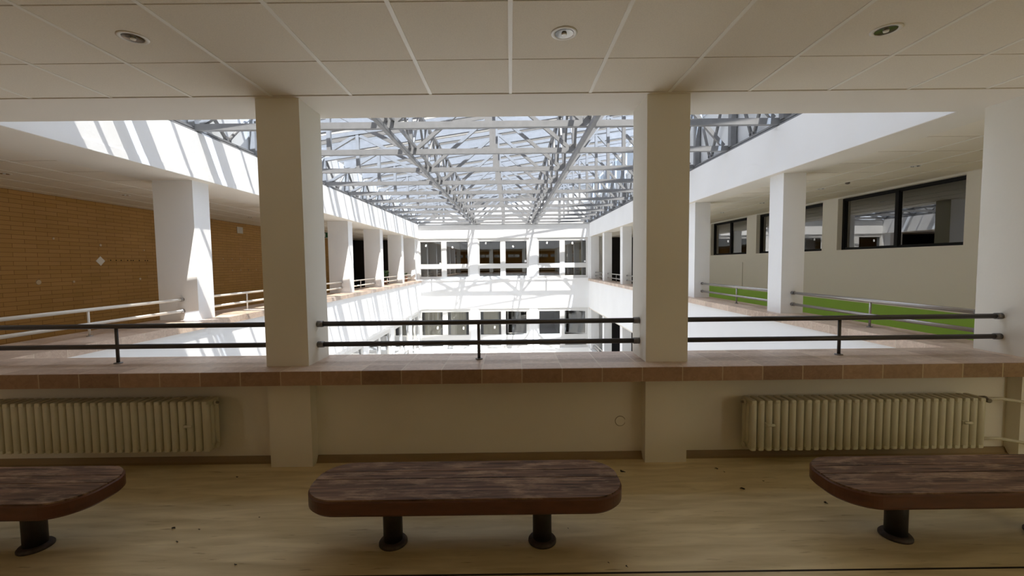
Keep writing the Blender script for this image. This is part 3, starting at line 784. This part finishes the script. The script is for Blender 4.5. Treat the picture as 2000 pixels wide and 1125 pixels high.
# ------------------------------------------------------------------ ceiling fittings
def downlight():
    root = empty('downlight', (0, 0, 0), 'x', 'ceiling light')
    q = MB(); q.lathe([(.050, .0), (.053, -.004), (.066, -.0055), (.074, -.002), (.074, .0), (.05, .0)], (0, 0, 0), 36); q.build('trim_ring', M['trimring'], root)
    n = 36
    q = MB(); prof = [(.052, -.0035), (.047, -.0075+.003), (.040, .0-.004), (.036, -.003)]
    # shallow bright cup seen inside the ring
    rings = []
    for r_, z in ((.0505, -.0050), (.044, -.0042), (.028, -.0036), (.002, -.0034)):
        rings.append([q.bm.verts.new((r_*math.cos(t*2*PI/n), r_*math.sin(t*2*PI/n), z)) for t in range(n)])
    for A, B in zip(rings, rings[1:]):
        for i in range(n):
            f = q.bm.faces.new([A[i], A[(i+1) % n], B[(i+1) % n], B[i]]); f.smooth = True
    q.build('reflector', M['reflector'], root)
    q = MB(); q.tube([(0, 0, -.0036), (0, 0, -.012)], [.016, .013], 16); q.build('bulb', M['bulb'], root)
    return root
# recessed version: the tile is cut by a dark can that rises into the ceiling void
dl0 = downlight()
spots = [(-2.087, 2.462, 'unlit round downlight in the near ceiling, left one'), (.3133, 2.462, 'unlit round downlight in the near ceiling, middle one'), (2.113, 2.462, 'unlit round downlight in the near ceiling, right one'),
         (-6.76, 5.82, 'unlit downlight over the left gallery by the left frame edge'), (-6.76, 7.62, 'unlit downlight over the left gallery left of its first column'), (-6.76, 11.22, 'unlit downlight over the left gallery between first column and near column'),
         (5.6, 5.97, 'unlit downlight over the right gallery nearest the right frame edge'), (5.6, 7.77, 'unlit downlight over the right gallery just right of its first column'), (5.6, 9.57, 'unlit downlight over the right gallery just left of its first column'), (5.6, 11.37, 'unlit downlight over the right gallery farthest back')]
for i, (x, y, lb) in enumerate(spots):
    o = dl0 if i == 0 else copy_tree(dl0)
    o['label'] = lb; o['group'] = 'unlit ceiling downlights'; o.location = (x, y, ZC)
q = MB(); q.lathe([(.03, 0), (.035, -.01), (.03, -.025), (.012, -.032)], (0, 0, 0), 20)
tag(q.build('ceiling_sensor', M['valve'], None, (5.6, 7.16, ZC)), 'small dark round sensor on the right gallery ceiling between two downlights', 'sensor')

# ------------------------------------------------------------------ small things on walls
q = MB(); rr = []
for i in range(33):
    a = math.radians(20+i*320/32); rr.append((.041*math.cos(a), 0, .041*math.sin(a)))
q.tube(rr, .0022, 8)
wc = q.build('round_cover', M['ring'], None, (.882, 3.433, .303))
tag(wc, 'round cover outline on the parapet wall left of the right near column', 'cover')
MB().lathe([(.0385, 0), (.0385, -.002), (.036, -.003)], (0, .0, 0), 32, axis='y').build('cap_disc', M['plaster_in'], wc)
q = MB(); q.bevbox(-.004, .004, -.066, .066, -.066, .066, .002)
o = q.build('square_paper', M['paper'], None, (WL+.0035, 8.382, 1.742)); o.rotation_euler = (math.radians(45), 0, 0)
tag(o, 'white square paper turned on its corner on the brown wall', 'paper')
r = empty('vent_cover', (WL+.012, 12.74, 2.675), 'pale square vent cover high on the brown wall', 'vent')
MB().bevbox(-.012, .012, -.13, .13, -.095, .095, .006).build('cover_plate', M['grillewhite'], r)
MB().bevbox(.012, .018, -.03, .09, -.07, .07, .004).build('vent_grille', M['signbox'], r)
for (y, z, rad, lb) in ((8.406, 2.049, .028, 'pale round plug above the white paper on the brown wall'), (9.391, 1.984, .018, 'pale round plug beside the first left column on the brown wall'), (9.252, 1.363, .028, 'pale round plug low beside the first left column'),
        (7.85, 1.36, .024, 'pale round plug below and left of the white paper'), (7.264, 1.375, .045, 'pale oval filler patch low on the brown wall'), (7.55, 2.13, .022, 'pale round plug above and left of the white paper')):
    q = MB(); n_ = 16
    q.lathe([(rad, 0), (rad*.8, .006)], (0, 0, 0), 16)
    o = q.build('wall_plug', M['plug'], None, (WL+.001, y, z)); o.rotation_euler = (0, PI/2, 0); tag(o, lb, 'wall plug', 'plugs in the brown wall')
for i in range(5):
    for j, z in enumerate((1.825, 1.50)):
        if j == 1 and i == 0: continue
        q = MB(); q.lathe([(.020, 0), (.015, .005)], (0, 0, 0), 12)
        o = q.build('wall_plug', M['plug'], None, (WL+.001, 11.95+.38*i, z)); o.rotation_euler = (0, PI/2, 0)
        tag(o, 'small pale plug in the two dotted rows on the brown wall under the vent', 'wall plug', 'dotted rows of plugs under the vent')
for i, y in enumerate((8.60, 8.72, 8.83, 8.98, 9.06, 9.11, 9.26, 9.41, 9.47)):
    q = MB(); q.lathe([(.013, 0), (.011, .003)], (0, 0, 0), 10)
    o = q.build('screw_hole', M['plugdark'], None, (WL+.0005, y, 1.757)); o.rotation_euler = (0, PI/2, 0)
    tag(o, 'small dark screw hole in the row right of the white paper', 'screw hole', 'row of screw holes beside the paper')
# exit sign hanging in the left gallery
r = empty('exit_sign', (-6.22, 14.4, 2.62), 'small green exit sign hanging behind the near left column', 'exit sign')
MB().bevbox(-.17, .17, -.03, .03, -.10, .10, .006).build('sign_case', M['signbox'], r)
MB().box(-.15, .15, -.034, -.0302, -.08, .08).build('sign_face', M['green_sign'], r)
q = MB(); q.box(.02, .055, -.037, -.0345, -.06, .06); q.box(-.09, -.03, -.037, -.0345, -.012, .012)
q._faces([(-.03, -.0345, -.035), (-.03, -.0345, .035), (.005, -.0345, 0), (-.03, -.037, -.035), (-.03, -.037, .035), (.005, -.037, 0)], [(0, 1, 2), (5, 4, 3), (0, 3, 4, 1), (1, 4, 5, 2), (2, 5, 3, 0)])
q.build('sign_arrow', M['signwhite'], r)
for x in (-.12, .12): MB().tube([(x, 0, .10), (x, 0, .258)], .006, 8).build('hanger', M['steel'], r)

# plants on the left ledge
def potted(x, y, z, rp, hp, nleaf, hl, label, sp):
    r = empty('potted_plant', (x, y, z), label, 'plant')
    MB().lathe([(rp*.72, .001), (rp*.95, hp*.9), (rp*1.05, hp*.9), (rp*1.05, hp), (rp*.9, hp), (rp*.88, hp*.92)], (0, 0, 0), 20).build('pot', M['pot'], r)
    MB().lathe([(rp*.86, hp*.86), (rp*.86, hp*.91)], (0, 0, 0), 20).build('soil', M['soil'], r)
    f = MB(); st = MB()
    for i in range(nleaf):
        a = random.random()*2*PI; t = random.uniform(.25, 1)
        p0 = Vector((0, 0, hp*.9)); tip = Vector((math.cos(a)*sp*t, math.sin(a)*sp*t, hp+hl*random.uniform(.35, 1)))
        mid = (p0+tip)/2+Vector((0, 0, hl*.12))
        st.tube([p0, mid, tip], [.004, .003, .002], 6)
        d = (tip-mid).normalized(); s_ = d.cross(Vector((0, 0, 1))).normalized(); L_ = random.uniform(.10, .17); w = L_*.28
        e = tip+d*L_+Vector((0, 0, -L_*.35)); c = (tip+e)/2+Vector((0, 0, .02))
        f._faces([tip, c+s_*w, e, c-s_*w, c+Vector((0, 0, -.008))], [(0, 1, 4), (1, 2, 4), (2, 3, 4), (3, 0, 4)], True)
    st.build('stem', M['leaf'], r); f.build('foliage', M['leaf'], r)
potted(-5.12, 17.45, ZL, .10, .18, 46, .34, 'leafy plant in a terracotta pot behind the left gallery railing', .17)
potted(-5.02, 20.35, ZL, .12, .22, 10, .10, 'small plant in a reddish pot at the far end of the left ledge', .08)

# scraps of litter on the floor
sc = [(.835, 3.187, .016), (-2.102, 3.176, .009), (-2.078, 2.535, .012), (-1.915, 2.521, .006), (-1.96, 2.403, .008), (-1.624, 2.646, .006), (-1.498, 2.216, .008), (1.61, 2.901, .013), (1.814, 3.016, .006), (1.567, 3.2, .010), (1.60, 3.15, .006), (2.061, 2.724, .012), (.329, 2.489, .004), (.504, 2.19, .005), (.594, 2.16, .007)]
for i, (x, y, s_) in enumerate(sc):
    q = MB(); a = random.random()*6
    pts = [Vector((math.cos(a+t*.9)*s_*(.3+.3*t), math.sin(a+t*.7)*s_*(.3+.25*t), .003+.002*(t % 2))) for t in range(5)]
    q.tube(pts, [s_*.15, s_*.3, s_*.34, s_*.3, s_*.1], 6)
    tag(q.build('litter_scrap', M['scrap'], None, (x, y, s_*.25)), 'tiny dark curled scrap of litter on the linoleum floor', 'litter', 'litter scraps on the floor')

# ------------------------------------------------------------------ light
sun = bpy.data.lights.new('sun', 'SUN'); sun.energy = 5.5; sun.angle = math.radians(.53); sun.color = (.96, .985, 1.03)
so = bpy.data.objects.new('sun', sun); C.objects.link(so)
so.rotation_euler = Vector((-.20, .45, -1)).to_track_quat('-Z', 'Y').to_euler()
w = bpy.data.worlds.new('sky'); S.world = w; w.use_nodes = True
N = w.node_tree.nodes; L = w.node_tree.links
bg = N['Background']
tc = N.new('ShaderNodeTexCoord'); sx = N.new('ShaderNodeSeparateXYZ'); L.new(tc.outputs['Generated'], sx.inputs[0])
cr = N.new('ShaderNodeValToRGB'); e = cr.color_ramp.elements   # hazy sky, brighter overhead
e[0].position = 0; e[0].color = (.15, .155, .165, 1)
e[1].position = .32; e[1].color = (.20, .208, .222, 1)
for p_, c_ in ((.6, (.56, .60, .70, 1)), (1, (1.12, 1.24, 1.58, 1))):
    q = e.new(p_); q.color = c_
L.new(sx.outputs['Z'], cr.inputs[0]); L.new(cr.outputs[0], bg.inputs[0])
bg.inputs[1].default_value = 1.0

# added fill: unseen lamps behind the viewer that brighten the corridors
al = bpy.data.lights.new('fill_behind', 'AREA'); al.shape = 'RECTANGLE'; al.size = 13; al.size_y = 1.9; al.energy = 4; al.color = (1, .93, .70)
ao = bpy.data.objects.new('fill_behind', al); C.objects.link(ao); ao.location = (-.6, YB+.75, 1.1); ao.rotation_euler = (PI/2+math.radians(80), 0, 0)
for nm, x, e in (('fill_left_passage', -6.6, 13), ('fill_right_passage', 5.5, 20)):  # fill lamps added to brighten the two side passages
    l2 = bpy.data.lights.new(nm, 'AREA'); l2.shape = 'RECTANGLE'; l2.size = 2.0; l2.size_y = 1.6; l2.energy = e; l2.color = (1, .95, .82)
    o2 = bpy.data.objects.new(nm, l2); C.objects.link(o2); o2.location = (x, YB+.06, 1.75); o2.rotation_euler = (PI/2, 0, math.radians(38 if x < 0 else -38))

# ------------------------------------------------------------------ camera
f, pitch, yaw, roll = 835.385, -.0571, .0025, -.0115
cp, sp = math.cos(pitch), math.sin(pitch); cy, sy = math.cos(yaw), math.sin(yaw); cr, sr = math.cos(roll), math.sin(roll)
fw = Vector((sy*cp, cy*cp, sp)); rt = Vector((cy, -sy, 0)); up = rt.cross(fw)
r2 = rt*cr+up*sr; u2 = up*cr-rt*sr
cam = bpy.data.cameras.new('camera'); cam.sensor_width = 36; cam.sensor_fit = 'HORIZONTAL'; cam.lens = f*36/2000; cam.clip_start = .05
co = bpy.data.objects.new('camera', cam); C.objects.link(co)
mw = Matrix.Identity(4)
for i in range(3): mw[i][0] = r2[i]; mw[i][1] = u2[i]; mw[i][2] = -fw[i]
mw[0][3], mw[1][3], mw[2][3] = 0, 0, 1.6
co.matrix_world = mw
S.camera = co
S.view_settings.view_transform = 'Standard'; S.view_settings.look = 'None'; S.view_settings.exposure = 1.74; S.view_settings.gamma = 1
S.cycles.max_bounces = 14; S.cycles.diffuse_bounces = 8; S.cycles.transparent_max_bounces = 16; S.cycles.glossy_bounces = 4
S.cycles.caustics_reflective = False; S.cycles.caustics_refractive = False
S.cycles.use_denoising = True
